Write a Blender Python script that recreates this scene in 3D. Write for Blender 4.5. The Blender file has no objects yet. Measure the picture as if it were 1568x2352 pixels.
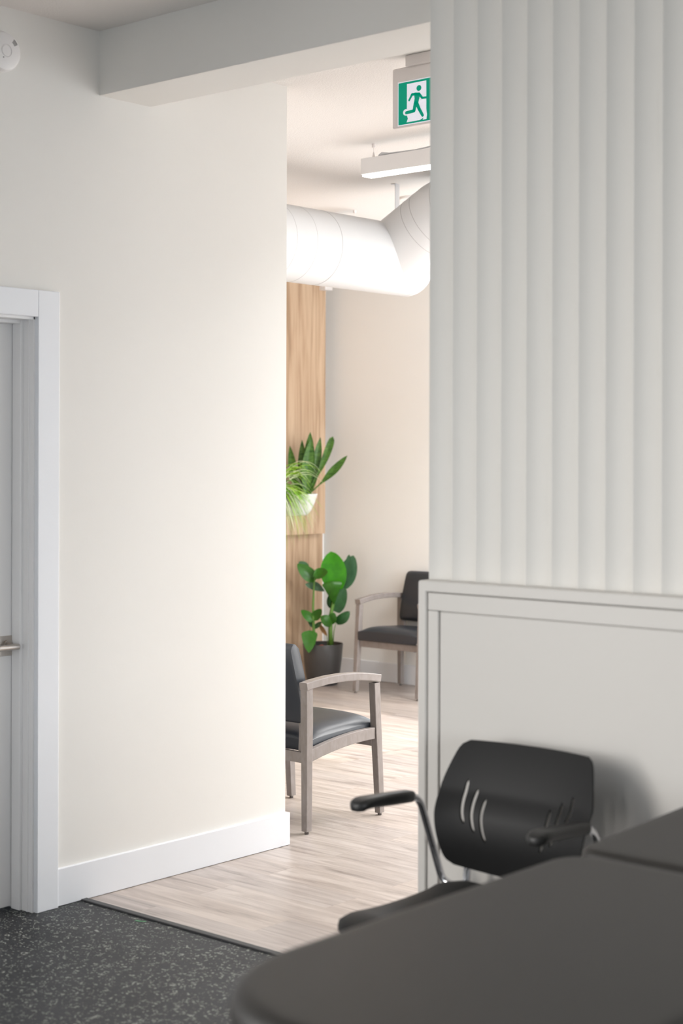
import bpy, bmesh, math, random
from mathutils import Vector, Matrix
random.seed(7)
V = Vector
PI = math.pi
SC = bpy.context.scene
COL = SC.collection

# ------------------------------------------------------------------ helpers
def mesh_obj(name, bm, mat, parent=None, smooth=False, angle=None):
    bmesh.ops.recalc_face_normals(bm, faces=bm.faces)
    me = bpy.data.meshes.new(name)
    bm.to_mesh(me); bm.free()
    if smooth:
        for p in me.polygons: p.use_smooth = True
        if angle is not None:
            me.set_sharp_from_angle(angle=math.radians(angle))
    if mat: me.materials.append(mat)
    o = bpy.data.objects.new(name, me)
    COL.objects.link(o)
    if parent: o.parent = parent
    return o

def empty(name, loc=(0, 0, 0), rz=0.0):
    o = bpy.data.objects.new(name, None)
    o.empty_display_size = 0.1
    COL.objects.link(o)
    o.location = loc; o.rotation_euler = (0, 0, rz)
    return o

def tag(o, label=None, cat=None, group=None, kind=None):
    if label: o['label'] = label
    if cat: o['category'] = cat
    if group: o['group'] = group
    if kind: o['kind'] = kind
    return o

def structure(o, label=None, cat=None):
    return tag(o, label, cat, kind='structure')

def bm_new(): return bmesh.new()

def add_box(bm, x0, x1, y0, y1, z0, z1, bev=0.0, seg=2, M=None):
    vs = [bm.verts.new((x, y, z)) for x in (x0, x1) for y in (y0, y1) for z in (z0, z1)]
    q = [(0,1,3,2),(4,6,7,5),(0,4,5,1),(2,3,7,6),(0,2,6,4),(1,5,7,3)]
    fs = [bm.faces.new([vs[i] for i in f]) for f in q]
    allv = vs
    if bev > 0:
        es = list({e for f in fs for e in f.edges})
        r = bmesh.ops.bevel(bm, geom=es, offset=bev, segments=seg, affect='EDGES', profile=0.5)
        allv = list({v for f in r['faces'] for v in f.verts} | {v for v in vs if v.is_valid})
    if M is not None:
        bmesh.ops.transform(bm, matrix=M, verts=allv)
    return allv

def frames(pts):
    pts = [V(p) for p in pts]
    T = []
    for i in range(len(pts)):
        a = pts[max(i-1, 0)]; b = pts[min(i+1, len(pts)-1)]
        T.append((b-a).normalized())
    ref = V((0, 0, 1)) if abs(T[0].z) < 0.9 else V((1, 0, 0))
    n = (ref - T[0]*ref.dot(T[0])).normalized()
    N = [n]
    for i in range(1, len(pts)):
        n = N[-1] - T[i]*N[-1].dot(T[i])
        N.append(n.normalized())
    return pts, T, N

def add_tube(bm, path, r, seg=14, caps=True):
    pts, T, N = frames(path)
    rings = []
    for i, p in enumerate(pts):
        rr = r[i] if isinstance(r, (list, tuple)) else r
        B = T[i].cross(N[i])
        rings.append([bm.verts.new(p + (N[i]*math.cos(2*PI*k/seg) + B*math.sin(2*PI*k/seg))*rr) for k in range(seg)])
    for a, b in zip(rings, rings[1:]):
        for k in range(seg):
            bm.faces.new((a[k], a[(k+1) % seg], b[(k+1) % seg], b[k]))
    if caps:
        bm.faces.new(list(reversed(rings[0]))); bm.faces.new(rings[-1])

def add_sweep(bm, path, prof_fn, up=(0, 0, 1)):
    """sweep a closed profile [(s,u)] along path; s sideways, u along up-ish"""
    pts = [V(p) for p in path]; up = V(up); rings = []
    for i, p in enumerate(pts):
        t = (pts[min(i+1, len(pts)-1)] - pts[max(i-1, 0)]).normalized()
        s = t.cross(up).normalized(); u = s.cross(t).normalized()
        rings.append([bm.verts.new(p + s*a + u*b) for a, b in prof_fn(i/(len(pts)-1))])
    n = len(rings[0])
    for a, b in zip(rings, rings[1:]):
        for k in range(n): bm.faces.new((a[k], a[(k+1) % n], b[(k+1) % n], b[k]))
    bm.faces.new(list(reversed(rings[0]))); bm.faces.new(rings[-1])

def rrect(w, h, r, seg=3):
    out = []
    for cx, cy, a0 in ((w/2-r, h/2-r, 0), (-w/2+r, h/2-r, 90), (-w/2+r, -h/2+r, 180), (w/2-r, -h/2+r, 270)):
        for k in range(seg+1):
            a = math.radians(a0 + 90*k/seg)
            out.append((cx + r*math.cos(a), cy + r*math.sin(a)))
    return out

def add_lathe(bm, prof, seg=40, M=None, close=False):
    rings = []
    for r, z in prof:
        rings.append([bm.verts.new((max(r, 1e-5)*math.cos(2*PI*k/seg), max(r, 1e-5)*math.sin(2*PI*k/seg), z)) for k in range(seg)])
    for a, b in zip(rings, rings[1:]):
        for k in range(seg): bm.faces.new((a[k], a[(k+1) % seg], b[(k+1) % seg], b[k]))
    if close:
        bm.faces.new(list(reversed(rings[0]))); bm.faces.new(rings[-1])
    if M is not None:
        bmesh.ops.transform(bm, matrix=M, verts=[v for r in rings for v in r])

def add_prism(bm, poly, z0, z1, M=None):
    a = [bm.verts.new((x, y, z0)) for x, y in poly]
    b = [bm.verts.new((x, y, z1)) for x, y in poly]
    n = len(poly)
    bm.faces.new(list(reversed(a))); bm.faces.new(b)
    for k in range(n): bm.faces.new((a[k], a[(k+1) % n], b[(k+1) % n], b[k]))
    if M is not None: bmesh.ops.transform(bm, matrix=M, verts=a+b)

def bez(p0, p1, p2, n):
    p0, p1, p2 = V(p0), V(p1), V(p2)
    return [(1-t)**2*p0 + 2*(1-t)*t*p1 + t*t*p2 for t in [i/n for i in range(n+1)]]

def round_path(pts, r, n=6):
    pts = [V(p) for p in pts]; out = [pts[0]]
    for i in range(1, len(pts)-1):
        a = (pts[i-1]-pts[i]); b = (pts[i+1]-pts[i])
        d = min(r, a.length*0.49, b.length*0.49)
        out += bez(pts[i]+a.normalized()*d, pts[i], pts[i]+b.normalized()*d, n)
    out.append(pts[-1]); return out

# ------------------------------------------------------------------ materials
def srgb(r, g, b):
    f = lambda c: (c/255/12.92) if c/255 <= 0.04045 else ((c/255+0.055)/1.055)**2.4
    return (f(r), f(g), f(b), 1)

def new_mat(name, col, rough=0.5, metal=0.0, spec=0.5, emis=None, estr=0.0, coat=0.0):
    m = bpy.data.materials.new(name); m.use_nodes = True
    b = m.node_tree.nodes['Principled BSDF']
    b.inputs['Base Color'].default_value = col
    b.inputs['Roughness'].default_value = rough
    b.inputs['Metallic'].default_value = metal
    b.inputs['Specular IOR Level'].default_value = spec
    b.inputs['Coat Weight'].default_value = coat
    if emis:
        b.inputs['Emission Color'].default_value = emis
        b.inputs['Emission Strength'].default_value = estr
    return m

def nd(m, t, **kw):
    n = m.node_tree.nodes.new(t)
    for k, v in kw.items(): setattr(n, k, v)
    return n
def ln(m, a, b): m.node_tree.links.new(a, b)
def bsdf(m): return m.node_tree.nodes['Principled BSDF']

def add_bump(m, scale, strength, dist=0.002, detail=3.0, stretch=(1, 1, 1)):
    tc = nd(m, 'ShaderNodeTexCoord'); mp = nd(m, 'ShaderNodeMapping'); mp.inputs['Scale'].default_value = stretch
    no = nd(m, 'ShaderNodeTexNoise'); no.inputs['Scale'].default_value = scale; no.inputs['Detail'].default_value = detail
    bu = nd(m, 'ShaderNodeBump'); bu.inputs['Strength'].default_value = strength; bu.inputs['Distance'].default_value = dist
    ln(m, tc.outputs['Object'], mp.inputs['Vector']); ln(m, mp.outputs['Vector'], no.inputs['Vector'])
    ln(m, no.outputs['Fac'], bu.inputs['Height']); ln(m, bu.outputs['Normal'], bsdf(m).inputs['Normal'])
    return m

def ramp(m, stops):
    r = nd(m, 'ShaderNodeValToRGB'); e = r.color_ramp.elements
    e[0].position, e[0].color = stops[0]; e[1].position, e[1].color = stops[-1]
    for p, c in stops[1:-1]:
        x = e.new(p); x.color = c
    return r

def grain_mat(name, c_dark, c_mid, c_light, stretch, scale, rough=0.45, spec=0.4):
    m = new_mat(name, c_mid, rough, spec=spec)
    tc = nd(m, 'ShaderNodeTexCoord'); mp = nd(m, 'ShaderNodeMapping'); mp.inputs['Scale'].default_value = stretch
    no = nd(m, 'ShaderNodeTexNoise'); no.inputs['Scale'].default_value = scale; no.inputs['Detail'].default_value = 5; no.inputs['Distortion'].default_value = 0.6
    r = ramp(m, [(0.3, c_dark), (0.5, c_mid), (0.72, c_light)])
    ln(m, tc.outputs['Object'], mp.inputs['Vector']); ln(m, mp.outputs['Vector'], no.inputs['Vector'])
    ln(m, no.outputs['Fac'], r.inputs['Fac']); ln(m, r.outputs['Color'], bsdf(m).inputs['Base Color'])
    return m

PAINT = add_bump(new_mat('wall_paint', (0.80, 0.782, 0.745, 1), 0.6, spec=0.3), 120, 0.06)
CREAM = add_bump(new_mat('waiting_paint', (0.885, 0.88, 0.86, 1), 0.6, spec=0.3), 120, 0.06)
PONYP = new_mat('partition_paint', (0.69, 0.665, 0.63, 1), 0.42, spec=0.4)
CEIL = add_bump(new_mat('ceiling_texture', (0.80, 0.77, 0.74, 1), 0.85, spec=0.2), 170, 0.6, 0.004, 5)
TRIM = new_mat('white_trim', (0.83, 0.845, 0.875, 1), 0.38, spec=0.45)
DOORM = new_mat('door_paint', (0.86, 0.85, 0.845, 1), 0.35, spec=0.45)
NICKEL = new_mat('brushed_nickel', (0.52, 0.48, 0.44, 1), 0.28, metal=1.0)
CHROME = new_mat('chrome', (0.72, 0.72, 0.74, 1), 0.09, metal=1.0)
WHITEPL = new_mat('white_plastic', (0.82, 0.80, 0.79, 1), 0.4)
DARKSLOT = new_mat('dark_slot', (0.05, 0.045, 0.04, 1), 0.7)
BLACKPL = new_mat('black_plastic', (0.008, 0.008, 0.0085, 1), 0.54, spec=0.35)
PADM = new_mat('arm_pad_urethane', (0.02, 0.02, 0.02, 1), 0.4, spec=0.5)
TABLEV = add_bump(new_mat('treatment_vinyl', (0.025, 0.022, 0.0195, 1), 0.48, spec=0.5), 900, 0.05, 0.0005)
VINYL = add_bump(new_mat('seat_vinyl', (0.022, 0.026, 0.034, 1), 0.35, spec=0.5), 500, 0.05, 0.001)  # slight blue in the base stands in for reflected sky
GREYWOOD = grain_mat('grey_stained_wood', (0.225, 0.195, 0.178, 1), (0.25, 0.218, 0.202, 1), (0.278, 0.244, 0.228, 1), (5, 5, 2.5), 9, 0.36)
DUCTM = add_bump(new_mat('duct_white', (0.70, 0.70, 0.70, 1), 0.4, spec=0.5), 3, 0.03, 0.01, 2)
SEAMM = new_mat('duct_seam_grey', (0.42, 0.41, 0.40, 1), 0.6)
STEELM = new_mat('galvanised_steel', (0.62, 0.63, 0.65, 1), 0.4, metal=0.6)
POTDK = new_mat('charcoal_pot', (0.045, 0.042, 0.04, 1), 0.38, spec=0.5)
POTWH = new_mat('white_ceramic', (0.80, 0.80, 0.78, 1), 0.4)
SOIL = add_bump(new_mat('soil', (0.06, 0.03, 0.02, 1), 0.95), 60, 1.0, 0.01)
STEMG = new_mat('stem_green', (0.10, 0.22, 0.03, 1), 0.45)
BROWNLEAF = new_mat('dead_leaf', (0.22, 0.11, 0.03, 1), 0.7)
FOOT = new_mat('glide', (0.12, 0.10, 0.09, 1), 0.5)
RUBBERTRIM = new_mat('rubber_trim', (0.035, 0.036, 0.038, 1), 0.5)
LAMPD = new_mat('lamp_diffuser', (1, 1, 1, 1), 0.5, emis=(1, 0.97, 0.92, 1), estr=7.0)
SIGNG = new_mat('sign_green', (0.0, 0.10, 0.065, 1), 0.45, spec=0.15, emis=(0.0, 0.30, 0.18, 1), estr=0.7)
SIGNW = new_mat('sign_white', (0.8, 0.8, 0.85, 1), 0.35, emis=(0.85, 0.85, 1, 1), estr=0.35)
SIGNH = new_mat('sign_housing', (0.84, 0.78, 0.755, 1), 0.45)
SCRAP = new_mat('green_scrap', (0.13, 0.36, 0.18, 1), 0.6)

def leaf_mat(name, c1, c2, scale=20, stretch=(1, 1, 1), rough=0.32):
    m = grain_mat(name, c1, tuple((a+b)/2 for a, b in zip(c1, c2)), c2, stretch, scale, rough, 0.32)
    bsdf(m).inputs['Transmission Weight'].default_value = 0.0
    bsdf(m).inputs['Subsurface Weight'].default_value = 0.05
    bsdf(m).inputs['Subsurface Radius'].default_value = (0.01, 0.02, 0.005)
    return m
LEAF_BR = leaf_mat('leaf_bright', (0.022, 0.17, 0.002, 1), (0.04, 0.24, 0.003, 1))
LEAF_MD = leaf_mat('leaf_mid', (0.022, 0.095, 0.008, 1), (0.038, 0.15, 0.012, 1))
LEAF_DK = leaf_mat('leaf_dark', (0.015, 0.065, 0.018, 1), (0.03, 0.11, 0.03, 1))
LEAF_BL = leaf_mat('leaf_bluish', (0.045, 0.115, 0.055, 1), (0.07, 0.16, 0.08, 1))
SNAKE = leaf_mat('snake_leaf', (0.018, 0.075, 0.006, 1), (0.095, 0.20, 0.03, 1), 26, (1, 1, 2.6), 0.4)
SPID_G = new_mat('spider_green', (0.19, 0.48, 0.02, 1), 0.4)
SPID_Y = new_mat('spider_lime', (0.42, 0.72, 0.06, 1), 0.4)
SPID_W = new_mat('spider_white', (0.80, 0.88, 0.55, 1), 0.4)

# rubber flooring with flecks
RUBBER = new_mat('fleck_rubber', (0.05, 0.05, 0.055, 1), 0.55, spec=0.35)
def build_rubber():
    m = RUBBER
    tc = nd(m, 'ShaderNodeTexCoord')
    no = nd(m, 'ShaderNodeTexNoise'); no.inputs['Scale'].default_value = 45; no.inputs['Detail'].default_value = 2
    mix = nd(m, 'ShaderNodeMixRGB', blend_type='LINEAR_LIGHT'); mix.inputs['Fac'].default_value = 0.03
    ln(m, tc.outputs['Object'], mix.inputs['Color1']); ln(m, tc.outputs['Object'], no.inputs['Vector']); ln(m, no.outputs['Color'], mix.inputs['Color2'])
    vo = nd(m, 'ShaderNodeTexVoronoi'); vo.inputs['Scale'].default_value = 84
    ln(m, mix.outputs['Color'], vo.inputs['Vector'])
    sep = nd(m, 'ShaderNodeSeparateColor'); ln(m, vo.outputs['Color'], sep.inputs['Color'])
    gt = nd(m, 'ShaderNodeMath', operation='GREATER_THAN'); gt.inputs[1].default_value = 0.30; ln(m, sep.outputs['Red'], gt.inputs[0])
    # fleck radius varies with another random channel
    rad = nd(m, 'ShaderNodeMath', operation='MULTIPLY'); rad.inputs[1].default_value = 0.5; ln(m, sep.outputs['Green'], rad.inputs[0])
    lt = nd(m, 'ShaderNodeMath', operation='LESS_THAN'); ln(m, vo.outputs['Distance'], lt.inputs[0]); ln(m, rad.outputs[0], lt.inputs[1])
    mul = nd(m, 'ShaderNodeMath', operation='MULTIPLY'); ln(m, gt.outputs[0], mul.inputs[0]); ln(m, lt.outputs[0], mul.inputs[1])
    n2 = nd(m, 'ShaderNodeTexNoise'); n2.inputs['Scale'].default_value = 5; n2.inputs['Detail'].default_value = 3; ln(m, tc.outputs['Object'], n2.inputs['Vector'])
    base = ramp(m, [(0.35, (0.018, 0.0195, 0.0225, 1)), (0.7, (0.028, 0.030, 0.034, 1))]); ln(m, n2.outputs['Fac'], base.inputs['Fac'])
    c = nd(m, 'ShaderNodeMixRGB'); c.inputs['Color2'].default_value = (0.26, 0.27, 0.245, 1)
    ln(m, mul.outputs[0], c.inputs['Fac']); ln(m, base.outputs['Color'], c.inputs['Color1']); ln(m, c.outputs['Color'], bsdf(m).inputs['Base Color'])
    bu = nd(m, 'ShaderNodeBump'); bu.inputs['Strength'].default_value = 0.25; bu.inputs['Distance'].default_value = 0.002
    ln(m, vo.outputs['Distance'], bu.inputs['Height']); ln(m, bu.outputs['Normal'], bsdf(m).inputs['Normal'])
build_rubber()

# plank flooring
PLANK = new_mat('oak_plank_floor', (0.6, 0.5, 0.45, 1), 0.34, spec=0.5)
def build_plank():
    m = PLANK
    tc = nd(m, 'ShaderNodeTexCoord')
    br = nd(m, 'ShaderNodeTexBrick'); br.offset = 0.37; br.offset_frequency = 2; br.squash = 1
    br.inputs['Scale'].default_value = 1; br.inputs['Brick Width'].default_value = 1.22; br.inputs['Row Height'].default_value = 0.18
    br.inputs['Mortar Size'].default_value = 0.0012; br.inputs['Mortar Smooth'].default_value = 0.3; br.inputs['Bias'].default_value = 0
    br.inputs['Color1'].default_value = (0, 0, 0, 1); br.inputs['Color2'].default_value = (1, 1, 1, 1); br.inputs['Mortar'].default_value = (0.5, 0.5, 0.5, 1)
    ln(m, tc.outputs['Object'], br.inputs['Vector'])
    # shift grain per plank
    sc = nd(m, 'ShaderNodeVectorMath', operation='SCALE'); sc.inputs['Scale'].default_value = 7.0; ln(m, br.outputs['Color'], sc.inputs[0])
    ad = nd(m, 'ShaderNodeVectorMath', operation='ADD'); ln(m, tc.outputs['Object'], ad.inputs[0]); ln(m, sc.outputs[0], ad.inputs[1])
    mp = nd(m, 'ShaderNodeMapping'); mp.inputs['Scale'].default_value = (0.9, 9, 1); ln(m, ad.outputs[0], mp.inputs['Vector'])
    no = nd(m, 'ShaderNodeTexNoise'); no.inputs['Scale'].default_value = 2.4; no.inputs['Detail'].default_value = 7; no.inputs['Roughness'].default_value = 0.62; no.inputs['Distortion'].default_value = 0.9
    ln(m, mp.outputs['Vector'], no.inputs['Vector'])
    r = ramp(m, [(0.28, (0.25, 0.205, 0.18, 1)), (0.43, (0.405, 0.345, 0.31, 1)), (0.60, (0.52, 0.455, 0.415, 1)), (0.8, (0.60, 0.54, 0.50, 1))])
    ln(m, no.outputs['Fac'], r.inputs['Fac'])
    tint = nd(m, 'ShaderNodeMixRGB', blend_type='MULTIPLY'); tint.inputs['Fac'].default_value = 1
    tr = ramp(m, [(0.0, (0.86, 0.87, 0.89, 1)), (1.0, (1.0, 0.98, 0.955, 1))]); ln(m, br.outputs['Color'], tr.inputs['Fac'])
    ln(m, r.outputs['Color'], tint.inputs['Color1']); ln(m, tr.outputs['Color'], tint.inputs['Color2'])
    dk = nd(m, 'ShaderNodeMixRGB'); dk.inputs['Color2'].default_value = (0.34, 0.27, 0.22, 1)
    fm = nd(m, 'ShaderNodeMath', operation='MULTIPLY'); fm.inputs[1].default_value = 0.45; ln(m, br.outputs['Fac'], fm.inputs[0])
    ln(m, fm.outputs[0], dk.inputs['Fac']); ln(m, tint.outputs['Color'], dk.inputs['Color1']); ln(m, dk.outputs['Color'], bsdf(m).inputs['Base Color'])
build_plank()

# vertical warm wood panelling
PANEL = new_mat('oak_panelling', (0.6, 0.4, 0.25, 1), 0.45, spec=0.35)
def build_panel():
    m = PANEL
    tc = nd(m, 'ShaderNodeTexCoord'); sp = nd(m, 'ShaderNodeSeparateXYZ'); ln(m, tc.outputs['Object'], sp.inputs[0])
    # board index along y
    ml = nd(m, 'ShaderNodeMath', operation='MULTIPLY'); ml.inputs[1].default_value = 1/0.155; ln(m, sp.outputs['Y'], ml.inputs[0])
    fl = nd(m, 'ShaderNodeMath', operation='FLOOR'); ln(m, ml.outputs[0], fl.inputs[0])
    wn = nd(m, 'ShaderNodeTexWhiteNoise', noise_dimensions='1D'); ln(m, fl.outputs[0], wn.inputs['W'])
    mp = nd(m, 'ShaderNodeMapping'); mp.inputs['Scale'].default_value = (1, 14, 0.9)
    ad = nd(m, 'ShaderNodeVectorMath', operation='ADD'); ln(m, tc.outputs['Object'], ad.inputs[0]); ln(m, wn.outputs['Color'], ad.inputs[1])
    ln(m, ad.outputs[0], mp.inputs['Vector'])
    no = nd(m, 'ShaderNodeTexNoise'); no.inputs['Scale'].default_value = 1.6; no.inputs['Detail'].default_value = 6; no.inputs['Distortion'].default_value = 0.7
    ln(m, mp.outputs['Vector'], no.inputs['Vector'])
    r = ramp(m, [(0.30, (0.38, 0.25, 0.155, 1)), (0.48, (0.55, 0.385, 0.255, 1)), (0.70, (0.70, 0.53, 0.375, 1))])
    ln(m, no.outputs['Fac'], r.inputs['Fac'])
    tr = ramp(m, [(0.0, (0.86, 0.85, 0.84, 1)), (1.0, (1.0, 1.0, 1.0, 1))]); ln(m, wn.outputs['Value'], tr.inputs['Fac'])
    tint = nd(m, 'ShaderNodeMixRGB', blend_type='MULTIPLY'); tint.inputs['Fac'].default_value = 1
    ln(m, r.outputs['Color'], tint.inputs['Color1']); ln(m, tr.outputs['Color'], tint.inputs['Color2']); ln(m, tint.outputs['Color'], bsdf(m).inputs['Base Color'])
build_panel()

# ------------------------------------------------------------------ dimensions of the place
XW = -4.375      # clinic left wall face
YE = 4.70        # its far end
CZ = 3.073       # clinic ceiling
CZ2 = 3.05       # waiting room ceiling
XR, YB0 = 2.6, -2.8
YH0, YH1, ZH = 3.72, 3.966, 2.845
YT = 3.651       # threshold between floors
YP, XP, ZP = 3.55, -2.794, 1.2148   # half-height partition
YF = 3.60
YWB = 8.562      # waiting room back wall
XWL = -7.60      # waiting room left wall
XWD = -0.5       # waiting room window wall

# floors / ceilings
bm = bm_new(); add_box(bm, -5.6, XR+0.1, YB0-0.1, YT-0.012, -0.1, 0.0)
structure(mesh_obj('floor', bm, RUBBER), 'black rubber floor with pale flecks')
bm = bm_new(); add_box(bm, XWL-0.1, XR+0.1, YT+0.012, YH1, -0.1, 0.0); add_box(bm, XWL-0.1, XWD+0.12, YH1, YWB+0.1, -0.1, 0.0)
structure(mesh_obj('floor.001', bm, PLANK), 'pale greyed oak plank floor')
bm = bm_new(); add_box(bm, XW+0.0, XP, YT-0.014, YT+0.014, -0.06, 0.006, 0.003)
structure(mesh_obj('trim_1', bm, RUBBERTRIM), 'dark rubber strip between the two floors')
bm = bm_new(); add_box(bm, -5.6, XR+0.1, YB0-0.1, YH0+0.02, CZ, CZ+0.1)
structure(mesh_obj('ceiling', bm, CEIL))
bm = bm_new(); add_box(bm, XWL-0.1, XWD+0.12, YH1-0.02, YWB+0.1, CZ2, CZ2+0.1)
structure(mesh_obj('ceiling.001', bm, CEIL))
# beam over the opening
bm = bm_new(); add_box(bm, XW-0.02, XR+0.05, YH0, YH1, ZH, CZ+0.1, 0.002)
structure(mesh_obj('trim_2', bm, PAINT), 'painted drywall beam over the opening')

# left wall with door opening
DY0, DY1, DZ = 2.545, 3.436, 2.038
bm = bm_new()
wl = [(1.3, 0), (DY0-0.015, 0), (DY0-0.015, DZ+0.015), (DY1+0.015, DZ+0.015), (DY1+0.015, 0), (YE, 0), (YE, CZ+0.02), (1.3, CZ+0.02)]
add_box(bm, XW-0.125, XW, YB0, -2.0, 0, CZ+0.02); add_box(bm, XW-0.125, XW, -2.0, 1.3, 0, 0.8); add_box(bm, XW-0.125, XW, -2.0, 1.3, 2.25, CZ+0.02)
add_prism(bm, wl, XW-0.125, XW, Matrix(((0, 0, 1, 0), (1, 0, 0, 0), (0, 1, 0, 0), (0, 0, 0, 1))))
structure(mesh_obj('wall_left', bm, PAINT))
bm = bm_new(); add_box(bm, XWL, XW-0.02, YE-0.12, YE-0.002, 0, CZ2+0.02)
structure(mesh_obj('wall_waiting_front', bm, CREAM))
bm = bm_new(); add_box(bm, XWL-0.12, XWL, YE-0.12, YWB, 0, CZ2+0.02)
structure(mesh_obj('wall_waiting_left', bm, CREAM))
BX0, BX1, BZ0, BZ1 = -6.40, -4.86, 0.94, 2.94
bm = bm_new(); add_box(bm, XWL-0.12, BX0, YWB, YWB+0.12, 0, CZ2+0.02); add_box(bm, BX1, XWD+0.12, YWB, YWB+0.12, 0, CZ2+0.02)
add_box(bm, BX0, BX1, YWB, YWB+0.12, 0, BZ0); add_box(bm, BX0, BX1, YWB, YWB+0.12, BZ1, CZ2+0.02)
structure(mesh_obj('wall_waiting_back', bm, CREAM))
# wall behind camera, with an unseen window added for light
bm = bm_new()
add_box(bm, XW-0.1, -4.1, YB0-0.12, YB0, 0, CZ+0.02); add_box(bm, -0.4, XR+0.1, YB0-0.12, YB0, 0, CZ+0.02)
add_box(bm, -4.1, -0.4, YB0-0.12, YB0, 0, 0.8); add_box(bm, -4.1, -0.4, YB0-0.12, YB0, 2.25, CZ+0.02)
structure(mesh_obj('wall_back', bm, PAINT))
# right wall, with an unseen window added for side light
bm = bm_new()
add_box(bm, XR, XR+0.12, YB0, -1.6, 0, CZ+0.02); add_box(bm, XR, XR+0.12, 2.4, 3.6, 0, CZ+0.02)
add_box(bm, XR, XR+0.12, -1.6, 2.4, 0, 0.7); add_box(bm, XR, XR+0.12, -1.6, 2.4, 2.2, CZ+0.02)
structure(mesh_obj('wall_right', bm, PAINT))

def window_frame(name, axis, pos, a0, a1, z0, z1, bars_a, bars_z, w=0.05, mat=TRIM):
    bm = bm_new()
    def b(a_0, a_1, z_0, z_1):
        if axis == 'x': add_box(bm, pos, pos+0.06, a_0, a_1, z_0, z_1)
        else: add_box(bm, a_0, a_1, pos, pos+0.06, z_0, z_1)
    b(a0, a0+w, z0, z1); b(a1-w, a1, z0, z1); b(a0+w, a1-w, z0, z0+w); b(a0+w, a1-w, z1-w, z1)
    for a in bars_a: b(a-w/2, a+w/2, z0+w, z1-w)
    for (za, zb) in bars_z: b(a0+w, a1-w, za, zb)
    return structure(mesh_obj(name, bm, mat))
window_frame('added_window_1', 'x', XR+0.03, -1.6, 2.4, 0.7, 2.2, (-0.27, 1.07), ())
window_frame('added_window_5', 'x', XW-0.09, -2.0, 1.3, 0.8, 2.25, (-0.35,), ())  # unseen left window, added to light the flutes from the side
window_frame('added_window_2', 'y', YB0-0.09, -4.1, -0.4, 0.8, 2.25, (-2.25,), ())

bm = bm_new(); add_box(bm, XR+0.12, XR+3.9, -3.0, 3.6, 2.35, 2.45)  # unseen slab, added to keep sun out of the clinic window
structure(mesh_obj('sun_blocker', bm, TRIM), 'unseen slab added outside the clinic window to block the sun')
# waiting room window wall
WY0, WY1 = 4.9, 7.62
bm = bm_new()
add_box(bm, XWD, XWD+0.12, YH1, WY0, 0, CZ2+0.02); add_box(bm, XWD, XWD+0.12, WY1, YWB, 0, CZ2+0.02)
add_box(bm, XWD, XWD+0.12, WY0, WY1, 0, 0.25); add_box(bm, XWD, XWD+0.12, WY0, WY1, 2.78, CZ2+0.02)
structure(mesh_obj('wall_waiting_right', bm, CREAM))
window_frame('window_3', 'x', XWD+0.03, WY0, WY1, 0.25, 2.78, (6.1,), ((2.1, 2.16),), 0.04)
window_frame('window_4', 'y', YWB+0.03, BX0, BX1, BZ0, BZ1, (-4.95,), ((2.12, 2.62),), 0.035)

# back wall of the partition towards the waiting room + fluted front
bm = bm_new(); add_box(bm, XP+0.004, XR, YF+0.05, YH1, ZP-0.02, CZ+0.02, 0.0)
structure(mesh_obj('wall_partition', bm, PAINT))
bm = bm_new()
P0, SP = -2.794, 0.0831
n = int((XR-P0)/SP)
prof = []
for i in range(n):
    x0 = P0 + i*SP
    for k in range(14):
        t = k/14
        # concave scallop: slow sides, sharp crest
        prof.append((x0 + SP*t, YF + 0.0150*4*t*(1-t)))
    prof.append((x0+SP-0.0006, YF+0.0004))
prof.append((P0+n*SP, YF))
prof += [(P0+n*SP, YF+0.05), (P0, YF+0.05)]
add_prism(bm, prof, ZP-0.004, CZ+0.01)
structure(mesh_obj('wall_fluted', bm, PAINT, smooth=True, angle=25), 'fluted painted wall panel above the half-height partition')

# half-height partition: body with cap band, rail band, recessed panel
bm = bm_new()
add_box(bm, XP+0.0002, XR, YP+0.021, YH1, 0, ZP-0.003)
structure(mesh_obj('wall_half_height', bm, PONYP), 'half-height painted partition below the fluted panel')
bm = bm_new()
a_, b_, c_ = XP-0.0004, XP+0.028, YP+0.05
prof_ = [(XP-0.0004, 0), (XP-0.0004, ZP-0.007), (XP+0.0015, ZP-0.002), (XP+0.0065, ZP), (XR, ZP), (XR, ZP-0.031), (XP+0.028, ZP-0.031), (XP+0.028, 0)]
fa = [bm.verts.new((x, YP+0.003, z)) for x, z in prof_]; fb = [bm.verts.new((x, YH1-0.01, z)) for x, z in prof_]
ff = [bm.verts.new((min(max(x, XP+0.003), 99) if x < XP+0.01 else (x-0.003 if x < XP+0.1 else x), YP, (z-0.003 if z > ZP-0.01 else (z+0.003 if z > 0.1 else 0)))) for x, z in prof_]
for A_, B_ in ((ff, fa), (fa, fb)):
    for k in range(8): bm.faces.new((A_[k], A_[(k+1) % 8], B_[(k+1) % 8], B_[k]))
bm.faces.new(ff); bm.faces.new(list(reversed(fb)))
structure(mesh_obj('trim_5', bm, PONYP), 'cap and end band framing the half-height partition')
bm = bm_new()
add_box(bm, XP+0.030, XR, YP+0.007, YP+0.034, ZP-0.083, ZP-0.034, 0.002)
add_box(bm, XP+0.030, XP+0.066, YP+0.007, YP+0.034, 0, ZP-0.084, 0.002)
add_box(bm, XP+0.0683, XR, YP+0.014, YP+0.034, 0, ZP-0.0865, 0.0015)
structure(mesh_obj('trim_3', bm, PONYP), 'flat rail around the recessed partition panel')

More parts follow.
